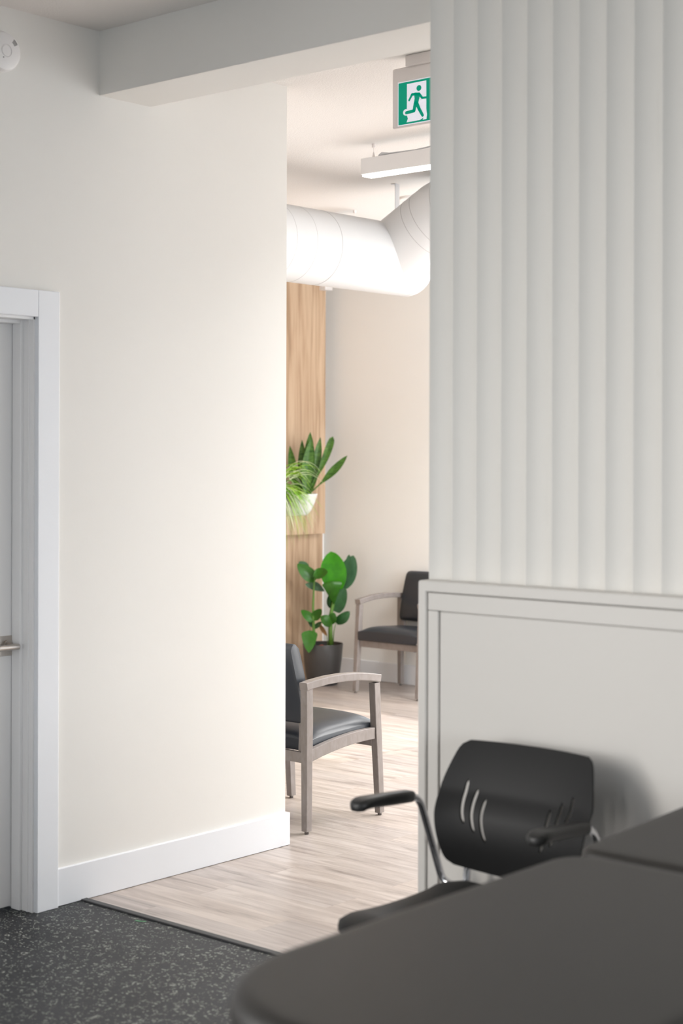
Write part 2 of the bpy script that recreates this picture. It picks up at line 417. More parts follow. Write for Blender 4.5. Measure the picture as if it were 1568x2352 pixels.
# baseboards and casing
def baseboard(name, x0, x1, y0, y1, h, mat=TRIM):
    bm = bm_new(); add_box(bm, x0, x1, y0, y1, 0.001, h, 0.003)
    return structure(mesh_obj(name, bm, mat))
bm = bm_new()
add_box(bm, XW-0.11, XW+0.0125, 3.528, YE+0.0165, 0.001, 0.131, 0.0025)
structure(mesh_obj('baseboard_left', bm, TRIM))
baseboard('baseboard_left.001', XW-0.01, XW+0.0125, YB0, DY0-0.092, 0.131)
baseboard('baseboard_waiting_back', XWL, XWD, 8.55, YWB+0.01, 0.135)
baseboard('baseboard_waiting_front', XWL, XW-0.12, YE-0.01, YE+0.010, 0.135)
bm = bm_new()
add_box(bm, XW-0.005, XW+0.022, DY1, DY1+0.092, 0, DZ+0.092, 0.0025)
add_box(bm, XW-0.005, XW+0.022, DY0-0.092, DY0, 0, DZ+0.092, 0.0025)
add_box(bm, XW-0.005, XW+0.022, DY0+0.0005, DY1-0.0005, DZ, DZ+0.092, 0.0025)
structure(mesh_obj('trim_4', bm, TRIM), 'white door casing')

# door with frame, handle
bm = bm_new(); add_box(bm, -4.515, -4.475, DY0+0.022, DY1-0.012, 0.008, DZ-0.012, 0.002)
door = structure(mesh_obj('door_1', bm, DOORM))
bm = bm_new()
for y0, y1 in ((DY1-0.008, DY1+0.014), (DY0-0.014, DY0+0.012)):
    add_box(bm, -4.53, XW+0.004, y0, y1, 0, DZ+0.012, 0.001)
add_box(bm, -4.53, XW+0.004, DY0, DY1, DZ-0.009, DZ+0.012, 0.001)
# stop mouldings
add_box(bm, -4.472, -4.425, DY1-0.020, DY1-0.007, 0, DZ-0.008, 0.003)
add_box(bm, -4.472, -4.425, DY0+0.012, DY0+0.026, 0, DZ-0.008, 0.003)
add_box(bm, -4.472, -4.425, DY0+0.026, DY1-0.020, DZ-0.021, DZ-0.008, 0.003)
add_box(bm, -4.400, -4.392, DY1-0.011, DY1-0.007, 0, DZ-0.008, 0.001)
mesh_obj('door_frame', bm, DOORM, door)
bm = bm_new()
add_box(bm, -4.476, -4.469, 3.368, 3.424-0.002, 0.874, 0.943, 0.0015)
rose = mesh_obj('handle_plate', bm, NICKEL, door)
bm = bm_new()
add_tube(bm, [(-4.47, 3.396, 0.909), (-4.462, 3.396, 0.909), (-4.462, 3.396, 0.909), (-4.455, 3.396, 0.909)], [0.019, 0.019, 0.012, 0.012], 20)
add_tube(bm, [(-4.456, 3.396, 0.909), (-4.42, 3.396, 0.909)], 0.0095, 18)
add_tube(bm, [(-4.42, 3.408, 0.909), (-4.42, 3.406, 0.909), (-4.42, 3.39, 0.909), (-4.42, 3.28, 0.909), (-4.42, 3.277, 0.909)], [0.008, 0.0105, 0.0105, 0.0105, 0.008], 20)
mesh_obj('lever', bm, NICKEL, rose, smooth=True, angle=35)

# ------------------------------------------------------------------ smoke alarm on the left wall
sa = empty('smoke_alarm', (XW, 3.288, 2.916))
tag(sa, 'round white smoke alarm high on the left wall near the ceiling corner', 'smoke alarm')
Mx = Matrix.Rotation(PI/2, 4, 'Y')
bm = bm_new()
add_lathe(bm, [(0.0, 0.0), (0.064, 0.0), (0.066, 0.004), (0.066, 0.020), (0.062, 0.029), (0.052, 0.034), (0.022, 0.0365), (0.0205, 0.0345), (0.0195, 0.0345), (0.018, 0.0375), (0.0, 0.038)], 56, Mx)
mesh_obj('housing', bm, WHITEPL, sa, smooth=True, angle=30)
for (ang, first) in ((42, True), (198, False)):
    bm = bm_new()
    for k in range(4):
        r = 0.040 + k*0.0042
        for s in range(5):
            a0 = math.radians(ang-11+s*4.4); a1 = math.radians(ang-11+(s+1)*4.4)
            zz = 0.0372 if r < 0.045 else 0.0360
            zz = 0.0351 - (r-0.04)*0.084
            pts = [(r*math.cos(a0), r*math.sin(a0)), ((r+0.0016)*math.cos(a0), (r+0.0016)*math.sin(a0)), ((r+0.0016)*math.cos(a1), (r+0.0016)*math.sin(a1)), (r*math.cos(a1), r*math.sin(a1))]
            vs0 = [bm.verts.new((0.0330, p[0], p[1])) for p in pts]; vs1 = [bm.verts.new((zz+0.0004, p[0], p[1])) for p in pts]
            bm.faces.new(vs1); bm.faces.new(list(reversed(vs0)))
            for q in range(4): bm.faces.new((vs0[q], vs0[(q+1) % 4], vs1[(q+1) % 4], vs1[q]))
    mesh_obj('vent_slots', bm, DARKSLOT, sa)
bm = bm_new(); add_tube(bm, [(0.033, -0.012, -0.024), (0.0368, -0.012, -0.024)], 0.0022, 10)
mesh_obj('indicator', bm, DARKSLOT, sa)

# ------------------------------------------------------------------ exit sign
ex = empty('exit_sign', (-3.66, 4.63, CZ2))
tag(ex, 'green running man exit sign in a beige housing under the ceiling', 'exit sign')
def loc_ex(x, y, z): return (x+3.66, y-4.63, z-CZ2)
def ex_box(bm, x0, x1, y0, y1, z0, z1, b):
    a = loc_ex(x0, y0, z0); c = loc_ex(x1, y1, z1); add_box(bm, a[0], c[0], a[1], c[1], a[2], c[2], b, 3)
bm = bm_new(); ex_box(bm, -3.772, -3.548, 4.627, 4.665, 2.787, 3.012, 0.008)
mesh_obj('housing', bm, SIGNH, ex)
bm = bm_new(); ex_box(bm, -3.70, -3.56, 4.615, 4.70, 3.008, 3.0495, 0.004)
mesh_obj('canopy', bm, SIGNH, ex)
def flat(name, polys, y0, y1, mat, parent):
    bm = bm_new()
    for poly in polys:
        a = [bm.verts.new(loc_ex(x, y0, z)) for x, z in poly]; b = [bm.verts.new(loc_ex(x, y1, z)) for x, z in poly]
        bm.faces.new(a); bm.faces.new(list(reversed(b))); k = len(poly)
        for q in range(k): bm.faces.new((a[q], a[(q+1) % k], b[(q+1) % k], b[q]))
    return mesh_obj(name, bm, mat, parent)
GX0, GX1, GZ0, GZ1 = -3.739, -3.581, 2.797, 2.953
flat('sign_border', [[(GX0-0.003, GZ0-0.003), (GX1+0.003, GZ0-0.003), (GX1+0.003, GZ1+0.003), (GX0-0.003, GZ1+0.003)]], 4.6262, 4.63, SIGNW, ex)
gp = flat('sign_panel', [[(GX0, GZ0), (GX1, GZ0), (GX1, GZ1), (GX0, GZ1)]], 4.6256, 4.6265, SIGNG, ex)
def sg(X, Y):   # drawing units of the pictogram -> metres on the sign
    u = (X-1015)*0.000545
    v = (Y - (345-0.19*(X-1015)))/355.0
    return (GX0+u, GZ1-v*(GZ1-GZ0))
def cap(p, q, w0, w1=None, n=6):
    w1 = w1 or w0; w0 *= 1.3; w1 *= 1.3
    p = V(sg(*p)); q = V(sg(*q)); w0 *= 0.00045; w1 *= 0.00045
    d = (q-p).normalized(); a0 = math.atan2(d.y, d.x); out = []
    for k in range(n+1):
        a = a0+PI/2+PI*k/n; out.append((p.x+w0*math.cos(a), p.y+w0*math.sin(a)))
    for k in range(n+1):
        a = a0-PI/2+PI*k/n; out.append((q.x+w1*math.cos(a), q.y+w1*math.sin(a)))
    return out
white = [[sg(*p) for p in ((1090, 350), (1255, 318), (1256, 560), (1262, 600), (1257, 640), (1226, 646), (1236, 626), (1200, 650), (1088, 672), (1099, 640), (1090, 612))]]
flat('sign_doorway', white, 4.6248, 4.6258, SIGNW, gp)
flat('sign_foot_outline', [cap((1078, 588), (1095, 588), 20)], 4.6249, 4.6257, SIGNW, gp)
hx, hz = sg(1194, 382)
man = [[(hx+0.0112*math.cos(2*PI*k/20), hz+0.0108*math.sin(2*PI*k/20)) for k in range(20)]]
man += [[sg(*p) for p in ((1150, 428), (1198, 418), (1208, 430), (1196, 470), (1186, 518), (1150, 516), (1158, 470))]]
man += [cap((1188, 432), (1160, 432), 9), cap((1160, 433), (1134, 438), 8.5), cap((1134, 438), (1110, 486), 8, 7)]
man += [cap((1196, 430), (1222, 464), 8), cap((1222, 464), (1256, 460), 7)]
man += [cap((1164, 510), (1152, 572), 13, 12), cap((1152, 574), (1085, 592), 11, 10)]
man += [cap((1175, 510), (1198, 560), 13, 11), cap((1198, 560), (1226, 610), 11, 10)]
for i, poly in enumerate(man):
    pass
flat('running_figure', man, 4.6238, 4.6250, SIGNG, gp)

# ------------------------------------------------------------------ linear pendant lights
def linear_light(x0, x1, yc, label, hang_x, cable=True):
    t = empty('linear_light', ((x0+x1)/2, yc, CZ2))
    tag(t, label, 'light', 'suspended linear lights')
    h = (x1-x0)/2; zt, zb = 2.980-CZ2, 2.900-CZ2
    bm = bm_new(); add_box(bm, -h, h, -0.038, 0.038, zb+0.004, zt, 0.002)
    mesh_obj('housing', bm, WHITEPL, t)
    bm = bm_new(); add_box(bm, -h+0.004, h-0.004, -0.034, 0.034, zb-0.006, zb+0.006, 0.004, 3)
    mesh_obj('diffuser', bm, LAMPD, t)
    for hx in hang_x:
        x = hx-(x0+x1)/2
        bm = bm_new()
        add_tube(bm, [(x, 0, -0.0005), (x, 0, -0.018)], 0.009, 14)
        add_tube(bm, [(x, 0, -0.018), (x, 0, zt+0.026)], 0.0013, 6)
        add_tube(bm, [(x, 0, zt+0.03), (x, 0, zt+0.006), (x, 0, zt-0.001)], [0.003, 0.007, 0.009], 12)
        mesh_obj('cable_hanger', bm, SIGNH, t)
    if cable:
        pts = [(-h+0.085, 0.0, zt+0.006), (-h+0.10, 0.0, zt+0.016), (-h+0.14, 0.004, zt+0.014), (-h+0.3, 0.0, zt+0.010), (-h+0.42, 0.005, zt+0.018), (-h+0.52, 0, zt+0.012), (-h+0.9, 0, zt+0.010)]
        bm = bm_new(); add_tube(bm, pts, [0.009, 0.009, 0.004, 0.0035, 0.0035, 0.0035, 0.0035], 10)
        mesh_obj('power_cord', bm, STEELM, t, smooth=True)
    return t
linear_light(-4.910, -3.70, 5.828, 'white suspended linear light glowing below the ceiling behind the exit sign', (-4.862, -3.78))
linear_light(-7.40, -6.22, 7.33, 'linear light mostly hidden behind the big white air duct', (-6.263, -7.35), False)

# ------------------------------------------------------------------ air duct
duct = empty('air_duct', (-5.5, 6.0, 2.64))
tag(duct, 'large round white painted air duct with angled branch under the waiting room ceiling', 'air duct')
def D(p): return (p[0]+5.5, p[1]-6.0, p[2]-2.64)
R0 = 0.193
bm = bm_new()
path = [(-5.5, YE+0.01, 2.64), (-5.5, 5.5, 2.64), (-5.5, 6.0, 2.64), (-5.5, 6.865, 2.64)]
add_tube(bm, [D(p) for p in path], R0, 56)
mesh_obj('main_pipe', bm, DUCTM, duct, smooth=True, angle=40)
bm = bm_new()
add_tube(bm, [D((-5.5, y, 2.64)) for y in (6.86, 6.885, 6.897, 6.902)], [R0*1.006, R0*1.006, R0*0.985, R0*0.94], 56)
mesh_obj('end_cap', bm, DUCTM, duct, smooth=True, angle=50)
bm = bm_new()
d1 = V((1, 0, 0.54)).normalized(); b0 = V((-5.5, 6.70, 2.64))
bp = [b0, b0+d1*0.2, b0+d1*0.36, b0+d1*0.42]
dd = [V((1, 0, 0.36)).normalized(), V((1, 0, 0.2)).normalized(), V((1, 0, 0.05)).normalized()]
q = bp[-1]
for d_ in dd:
    q = q + d_*0.075; bp.append(q)
bp.append(q+V((1, 0, 0))*0.9)
RB = 0.175
add_tube(bm, [D(p) for p in bp], RB, 56)
branch = mesh_obj('branch_pipe', bm, DUCTM, duct, smooth=True, angle=10)
def ring(center, axis, r, w=0.0022, parent=duct, name='seam'):
    c = V(center); a = V(axis).normalized()
    bm = bm_new(); add_tube(bm, [D(c-a*w/2), D(c+a*w/2)], r, 56)
    return mesh_obj(name, bm, SEAMM, parent, smooth=True, angle=40)
for y in (5.78, 5.93, 6.12): ring((-5.5, y, 2.64), (0, 1, 0), R0+0.0008 if y > 6 else R0+0.0005, 0.0022 if y > 6 else 0.0012)
for k_, c_ in ((0.30, d1), (0.365, d1)): ring(b0+d1*k_, c_, RB+0.0008, 0.0018)
ring(bp[4], V((1, 0, 0.28)), RB+0.001, 0.0026); ring(bp[5], V((1, 0, 0.12)), RB+0.001, 0.0016)
bm = bm_new()
add_box(bm, *[-5.475+5.5-0.0015, -5.475+5.5+0.0015], 6.764-6.0-0.018, 6.764-6.0+0.018, 2.81-2.64, 3.048-2.64)
add_box(bm, -5.505+5.5, -5.475+5.5, 6.764-6.0-0.018, 6.764-6.0+0.018, 3.0465-2.64, 3.0495-2.64)
mesh_obj('hanger_strap', bm, STEELM, duct)
# little ceiling fitting behind branch
bm = bm_new(); add_lathe(bm, [(0.0, -0.012), (0.075, -0.012), (0.082, -0.004), (0.084, 0.0)], 40, Matrix.Translation((-5.70, 7.19, CZ2-0.0005)))
tag(mesh_obj('ceiling_diffuser', bm, WHITEPL, smooth=True, angle=30), 'round white ceiling fitting half hidden behind the raised duct branch', 'ceiling fitting')

# ------------------------------------------------------------------ wood panelling on the waiting room wall
bm = bm_new(); add_box(bm, XWL, -7.565, YE+0.011, 8.512, 0.0, 1.04, 0.0015)
tag(mesh_obj('lower_wall_panel', bm, PANEL), 'lower oak wood panel standing on the floor behind the potted plant', 'wall panel')
bm = bm_new(); add_box(bm, XWL, -7.50, YE+0.012, 8.466, 1.0165, 2.98, 0.002)
tag(mesh_obj('upper_wall_panel', bm, PANEL), 'tall projecting oak wood panel carrying the wall planters', 'wall panel')
bm = bm_new(); add_box(bm, -7.512, -7.448, 8.40, 8.478, 2.735, 2.772, 0.003)
add_box(bm, -7.50, -7.46, 8.41, 8.46, 2.76, 2.80, 0.002)
tag(mesh_obj('wall_bracket', bm, WHITEPL), 'small white bracket at the top corner of the wood panel below the duct', 'bracket')

# ------------------------------------------------------------------ waiting room armchair
def add_sweep_rect(bm, pts, w, h, up, r=0.004):
    add_sweep(bm, pts, lambda t: rrect(w, h, r, 2), up)

def make_armchair():
    t = empty('waiting_chair')
    HX = 0.262
    LW = 0.030
    for s in (-1, 1):
        # rear leg / post (tapers to the floor)
        bm = bm_new()
        add_sweep(bm, [(s*HX, -0.004, 0.012), (s*HX, -0.004, 0.3), (s*HX, -0.004, 0.45), (s*HX, -0.006, 0.600)], lambda u: rrect(0.030+0.006*min(1, u*1.6), 0.033+0.007*min(1, u*1.6), 0.003, 2), (0, 1, 0))
        leg = mesh_obj('leg', bm, GREYWOOD, t)
        bm = bm_new(); add_tube(bm, [(s*HX, -0.004, 0.0), (s*HX, -0.004, 0.013)], 0.009, 12); mesh_obj('glide', bm, FOOT, leg)
        bm = bm_new()
        add_sweep(bm, [(s*HX, 0.470, 0.012), (s*HX, 0.458, 0.2), (s*HX, 0.444, 0.38), (s*HX, 0.432, 0.582)], lambda u: rrect(0.030+0.004*min(1, u*1.6), 0.032+0.006*min(1, u*1.6), 0.003, 2), (0, 1, 0))
        leg = mesh_obj('leg', bm, GREYWOOD, t)
        bm = bm_new(); add_tube(bm, [(s*HX, 0.470, 0.0), (s*HX, 0.470, 0.013)], 0.009, 12); mesh_obj('glide', bm, FOOT, leg)
        # arched armrest
        bm = bm_new()
        pts = [(s*HX, -0.026, 0.612), (s*HX, 0.02, 0.6185), (s*HX, 0.11, 0.6255), (s*HX, 0.21, 0.6270), (s*HX, 0.31, 0.6215), (s*HX, 0.40, 0.6095), (s*HX, 0.452, 0.600)]
        add_sweep(bm, pts, lambda u: rrect(0.044, 0.033, 0.004, 2), (0, 0, 1))
        mesh_obj('armrest', bm, GREYWOOD, t)
        # arched side rail
        bm = bm_new()
        pts = [(s*HX, 0.010+0.41*i/12, 0.322 + 0.042*math.sin(PI*0.5*min(1, (i/12)*1.12))**0.9) for i in range(13)]
        add_sweep(bm, pts, lambda u: rrect(0.026, 0.050, 0.003, 2), (0, 0, 1))
        mesh_obj('side_rail', bm, GREYWOOD, t)
        # short post that carries the backrest
        bm = bm_new()
        add_sweep(bm, [(s*0.222, 0.012, 0.315), (s*0.222, 0.016, 0.42), (s*0.222, 0.010, 0.52)], lambda u: rrect(0.028, 0.022, 0.003, 2), (0, 1, 0))
        mesh_obj('back_post', bm, GREYWOOD, t)
    bm = bm_new(); add_box(bm, -HX+0.012, HX-0.012, -0.014, 0.012, 0.292, 0.336, 0.003); mesh_obj('rear_rail', bm, GREYWOOD, t)
    bm = bm_new(); add_box(bm, -HX+0.012, HX-0.012, 0.425, 0.451, 0.305, 0.349, 0.003); mesh_obj('front_rail', bm, GREYWOOD, t)
    # seat cushion: grid, domed, with sides
    bm = bm_new()
    NX, NY = 18, 18; W2 = 0.246
    def se(u): return abs(u)**5
    top = {}; bot = {}
    for i in range(NX+1):
        for j in range(NY+1):
            u = i/NX*2-1; v = j/NY
            x = W2*math.sin(u*PI/2); y = 0.022 + 0.447*(0.5-0.5*math.cos(v*PI))
            e = 1-(1-se(math.sin(u*PI/2)))*(1-se(-math.cos(v*PI)))
            zb = 0.335 + 0.034*math.sin(PI*0.5*v)
            if v > 0.9: zb -= 0.016*(v-0.9)/0.1
            zt = 0.414 + 0.036*v + 0.006*math.cos(u*PI/2) - 0.040*e**1.5
            if v > 0.8: zt -= 0.006*((v-0.8)/0.2)**2
            top[i, j] = bm.verts.new((x, y, zt)); bot[i, j] = bm.verts.new((x*0.992, y, zb))
    for i in range(NX):
        for j in range(NY):
            bm.faces.new((top[i, j], top[i+1, j], top[i+1, j+1], top[i, j+1]))
            bm.faces.new((bot[i, j], bot[i, j+1], bot[i+1, j+1], bot[i+1, j]))
    for i in range(NX):
        bm.faces.new((top[i, 0], bot[i, 0], bot[i+1, 0], top[i+1, 0])); bm.faces.new((top[i, NY], top[i+1, NY], bot[i+1, NY], bot[i, NY]))
    for j in range(NY):
        bm.faces.new((top[0, j], top[0, j+1], bot[0, j+1], bot[0, j])); bm.faces.new((top[NX, j], bot[NX, j], bot[NX, j+1], top[NX, j+1]))
    mesh_obj('seat_cushion', bm, VINYL, t, smooth=True, angle=60)
    # backrest: side profile extruded across, widened
    bm = bm_new()
    side = [(0.004, 0.452), (0.030, 0.449), (0.050, 0.458), (0.056, 0.480), (0.050, 0.56), (0.036, 0.65), (0.016, 0.735), (0.006, 0.766), (-0.012, 0.782), (-0.032, 0.785), (-0.046, 0.776), (-0.052, 0.760), (-0.040, 0.70), (-0.020, 0.61), (-0.004, 0.52), (-0.004, 0.465)]
    rows = []
    xs = [-1, -0.985, -0.94, -0.7, 0, 0.7, 0.94, 0.985, 1]
    cy = sum(p[0] for p in side)/len(side)
    for x in xs:
        k = 1-0.16*max(0, (abs(x)-0.93)/0.07)**2
        row = []
        for (y, z) in side:
            hw = 0.232 - 0.022*((z-0.452)/0.33)
            yc = 0.026 - 0.052*((z-0.452)/0.33)
            zz = 0.617+(z-0.617)*(1-0.03*max(0, (abs(x)-0.93)/0.07)**2)
            row.append(bm.verts.new((x*hw, yc+(y-yc)*k, zz)))
        rows.append(row)
    n = len(side)
    for a, b in zip(rows, rows[1:]):
        for k in range(n): bm.faces.new((a[k], a[(k+1) % n], b[(k+1) % n], b[k]))
    bm.faces.new(rows[0]); bm.faces.new(list(reversed(rows[-1])))
    mesh_obj('backrest', bm, VINYL, t, smooth=True, angle=52)
    return t

def copy_tree(o):
    c = o.copy(); COL.objects.link(c)
    for ch in o.children:
        k = ch.copy(); COL.objects.link(k); k.parent = c
        for g in ch.children:
            q = g.copy(); COL.objects.link(q); q.parent = k
    return c

c1 = make_armchair(); c1.location = (-4.698, 4.900, 0)
tag(c1, 'near grey wood armchair with black vinyl seat, just beyond the end of the left wall', 'armchair', 'waiting room armchairs')
c2 = copy_tree(c1); c2.location = (-6.580, 8.500, 0); c2.rotation_euler = (0, 0, PI)
tag(c2, 'far grey wood armchair with black seat standing against the cream back wall', 'armchair', 'waiting room armchairs')

# ------------------------------------------------------------------ plants
RV = V((0.7552, 0.6555, 0)); CV = V((0.6555, -0.7552, 0)); UP = V((0, 0, 1))
def leaf_mesh(bm, base, tip, width, nrm, bow=0.0, fold=0.0, prof=None, nl=16, nw=6, thick=0.0012, wave=0.0, side=0.0):
    base, tip, nrm = V(base), V(tip), V(nrm).normalized()
    prof = prof or (lambda t: math.sin(PI*t**0.8)**0.75)
    L = (tip-base).length; tdir = (tip-base).normalized()
    sd = tdir.cross(nrm).normalized()
    front = []; back = []
    for i in range(nl+1):
        t = i/nl
        c = base + (tip-base)*t + nrm*(bow*math.sin(PI*t)) + sd*(side*math.sin(PI*t))
        w = max(width*0.5*prof(min(max(t, 0.0), 1.0)), 0.0006)
        rf = []; rb = []
        for j in range(nw+1):
            s = j/nw*2-1
            p = c + sd*(w*s) + nrm*(-fold*w*(1-abs(s)) + wave*math.sin(t*14+j)*abs(s))
            rf.append(bm.verts.new(p+nrm*thick/2)); rb.append(bm.verts.new(p-nrm*thick/2))
        front.append(rf); back.append(rb)
    for i in range(nl):
        for j in range(nw):
            bm.faces.new((front[i][j], front[i][j+1], front[i+1][j+1], front[i+1][j]))
            bm.faces.new((back[i][j], back[i+1][j], back[i+1][j+1], back[i][j+1]))
        bm.faces.new((front[i][0], front[i+1][0], back[i+1][0], back[i][0])); bm.faces.new((front[i][nw], back[i][nw], back[i+1][nw], front[i+1][nw]))
    bm.faces.new([front[0][j] for j in range(nw+1)] + [back[0][j] for j in range(nw, -1, -1)])
    bm.faces.new([front[nl][j] for j in range(nw, -1, -1)] + [back[nl][j] for j in range(nw+1)])

# floor plant: broad paddle leaves in charcoal pot
PX, PY = -7.270, 8.185
fp = empty('potted_floor_plant', (PX, PY, 0))
tag(fp, 'broad leaved green plant in a charcoal floor pot by the wood panel corner', 'plant')
bm = bm_new()
add_lathe(bm, [(0.0, 0.0), (0.098, 0.0), (0.104, 0.006), (0.118, 0.08), (0.130, 0.17), (0.139, 0.277), (0.137, 0.281), (0.132, 0.279), (0.129, 0.25), (0.125, 0.235), (0.0, 0.235)], 56)
mesh_obj('pot', bm, POTDK, fp, smooth=True, angle=35)
bm = bm_new(); add_lathe(bm, [(0.0, 0.256), (0.06, 0.252), (0.1275, 0.246)], 30); mesh_obj('soil', bm, SOIL, fp, smooth=True)
bm = bm_new(); add_tube(bm, [RV*-0.03+UP*0.262+CV*0.05-RV*0.02, RV*-0.005+UP*0.264+CV*0.05, RV*0.02+UP*0.262+CV*0.05], [0.004, 0.014, 0.004], 8)
mesh_obj('bark_piece', bm, new_mat('red_bark', (0.25, 0.05, 0.03, 1), 0.8), fp)
K = 0.00298
def pp(px, py, c=0.0):      # metres right of / above the pot's centre, c towards the room
    return RV*((px-746)*K) + CV*c + UP*(1.565-(py-1049)*K)
def stem(pts, r, mat=STEMG, name='stem'):
    bm = bm_new(); add_tube(bm, pts, r, 10); return mesh_obj(name, bm, mat, fp, smooth=True)
stem([pp(726, 1490), pp(725, 1450), pp(723, 1400), pp(725, 1350), pp(727, 1328)], [0.009, 0.010, 0.008, 0.006, 0.004])
stem([pp(764, 1492), pp(763, 1450), pp(764, 1415), pp(769, 1390), pp(771, 1372)], [0.016, 0.015, 0.013, 0.012, 0.008])
stem([pp(769, 1488, -0.02), pp(771, 1455, -0.02), pp(776, 1432, -0.02)], [0.004, 0.003, 0.002])
stem([pp(757, 1485, 0.01), pp(756, 1470, 0.01), pp(755, 1460, 0.01)], [0.003, 0.002, 0.002])
paddle = lambda t: math.sin(PI*min(1, t*0.93+0.07)**0.85)**0.62
heart = lambda t: (min(1, t/0.16)**0.5)*(1-t**2.0)**0.75
fan = lambda t: (t**0.8)*(1-max(0, (t-0.72)/0.28)**2.2)**0.5
def leaf(base, tip, w, nrm, mat, **kw):
    bm = bm_new(); leaf_mesh(bm, base, tip, w, nrm, **kw)
    return mesh_obj('leaf', bm, mat, fp, smooth=True, angle=50)
lf = []
leaf(pp(776, 1356, 0.03), pp(764, 1269, -0.015), 60*K, CV+UP*0.25+RV*-0.1, LEAF_BR, bow=0.02, fold=0.12, prof=lambda t: math.sin(PI*min(1, t*0.90+0.10)**1.0)**0.60)
leaf(pp(790, 1353, -0.05), pp(816, 1279, -0.07), 46*K, CV*1-RV*0.35, LEAF_BL, bow=0.0, fold=0.10, prof=paddle)
leaf(pp(790, 1351, -0.045), pp(806, 1277, -0.075), 24*K, CV*1-RV*0.5, LEAF_BL, bow=0.0, fold=0.10, prof=paddle, side=0.01)
leaf(pp(771, 1390, 0.02), pp(766, 1335, 0.075), 56*K, CV*0.9+UP*0.6, LEAF_MD, bow=0.035, fold=-0.30, prof=fan)
leaf(pp(774, 1408, -0.02), pp(796, 1352, -0.03), 42*K, CV+RV*0.3, LEAF_DK, bow=0.01, fold=0.2, prof=paddle, side=-0.014)
leaf(pp(766, 1400, -0.04), pp(762, 1368, -0.05), 20*K, CV, LEAF_DK, bow=0.0, fold=0.1, prof=paddle)
leaf(pp(728, 1334, 0.0), pp(687, 1297, 0.03), 32*K, UP*0.5+CV*0.85-RV*0.25, LEAF_MD, bow=-0.012, fold=0.35, prof=paddle)
leaf(pp(725, 1318, 0.03), pp(757, 1315, 0.07), 30*K, UP*0.55+CV*0.8+RV*0.1, LEAF_MD, bow=-0.008, fold=0.3, prof=paddle)
leaf(pp(712, 1312, -0.03), pp(690, 1293, 0.0), 20*K, UP*0.3+CV, LEAF_DK, bow=0.01, fold=0.1, prof=paddle)
leaf(pp(750, 1361, -0.02), pp(704, 1345, -0.02), 20*K, CV+UP*0.2, LEAF_BL, bow=0.0, fold=0.2, prof=lambda t: math.sin(PI*t**1.1)**0.8, side=0.012)
leaf(pp(726, 1427, 0.01), pp(696, 1403, 0.04), 22*K, CV*0.9+UP*0.5-RV*0.2, LEAF_MD, bow=-0.010, fold=0.35, prof=paddle)
leaf(pp(723, 1424, 0.01), pp(743, 1400, 0.05), 22*K, CV*0.9+UP*0.5+RV*0.2, LEAF_MD, bow=-0.006, fold=0.35, prof=paddle)
leaf(pp(726, 1445, 0.0), pp(743, 1430, 0.02), 11*K, CV+UP*0.3, LEAF_DK, fold=0.2, prof=paddle)
leaf(pp(724, 1443, 0.0), pp(712, 1424, -0.02), 11*K, CV+UP*0.3, LEAF_DK, fold=0.2, prof=paddle)
leaf(pp(766, 1436, 0.03), pp(741, 1417, 0.05), 26*K, CV*0.9+UP*0.4, LEAF_MD, bow=0.012, fold=-0.25, prof=paddle)
leaf(pp(763, 1434, 0.02), pp(772, 1408, 0.045), 22*K, CV*0.9+UP*0.4, LEAF_MD, bow=0.008, fold=-0.2, prof=paddle)
leaf(pp(776, 1433, -0.02), pp(808, 1407, 0.0), 24*K, CV*0.9+UP*0.25, LEAF_DK, bow=0.01, fold=-0.2, prof=paddle, side=0.008)
leaf(pp(716, 1447, 0.09), pp(715, 1496, 0.150), 38*K, CV*0.95+UP*0.45, LEAF_MD, bow=0.015, fold=0.10, prof=heart)
leaf(pp(756, 1463, 0.02), pp(736, 1434, 0.01), 10*K, CV, BROWNLEAF, fold=0.3, prof=lambda t: math.sin(PI*t)**0.8)

# wall planters on the upper panel
def wall_pot(name, loc, label, cat='plant'):
    t = empty(name, loc); tag(t, label, cat)
    bm = bm_new()
    prof = [(0.0, -0.145), (0.062, -0.145), (0.080, -0.139), (0.104, -0.11), (0.128, -0.055), (0.146, 0.0), (0.144, 0.003), (0.140, 0.0), (0.124, -0.05), (0.0, -0.055)]
    seg = 56; rings = []
    for r, z in prof:
        ring_ = []
        for k in range(seg):
            a = 2*PI*k/seg
            x = r*math.cos(a); x = max(x, -0.128)      # flat back against the panel
            ring_.append(bm.verts.new((x, r*math.sin(a), z)))
        rings.append(ring_)
    for a, b in zip(rings, rings[1:]):
        for k in range(seg): bm.faces.new((a[k], a[(k+1) % seg], b[(k+1) % seg], b[k]))
    mesh_obj('pot', bm, POTWH, t, smooth=True, angle=40)
    bm = bm_new(); add_lathe(bm, [(0.0, -0.040), (0.08, -0.042), (0.122, -0.048)], 24); mesh_obj('soil', bm, SOIL, t)
    return t
SXp, SYp, SZp = -7.370, 8.02, 1.305
sn = wall_pot('snake_plant', (SXp, SYp, SZp), 'snake plant with upright dark leaves in a white pot on the wood panel')
def sp(px, py, c=0.0):
    return RV*((px-680)*0.00297) + CV*c + UP*(1.565-(py-1048)*0.00297 - SZp)
sword = lambda t: (0.34+0.66*math.sin(PI*0.5*min(1, t*1.9)))*(1-max(0, (t-0.45)/0.55)**2.0)**0.85
sword2 = lambda t: (0.16+0.84*math.sin(PI*0.5*max(0, min(1, (t-0.28)*2.6)))**1.2)*(1-max(0, (t-0.62)/0.38)**2.0)**0.85
def blade(base, tip, w, nrm, **kw):
    bm = bm_new(); leaf_mesh(bm, base, tip, w, nrm, nl=22, **kw)
    return mesh_obj('leaf', bm, SNAKE, sn, smooth=True, angle=50)
blade(sp(700, 1142, 0.0), sp(712, 993, 0.0), 29*K, CV, fold=0.25, prof=sword, bow=0.0, side=0.004)
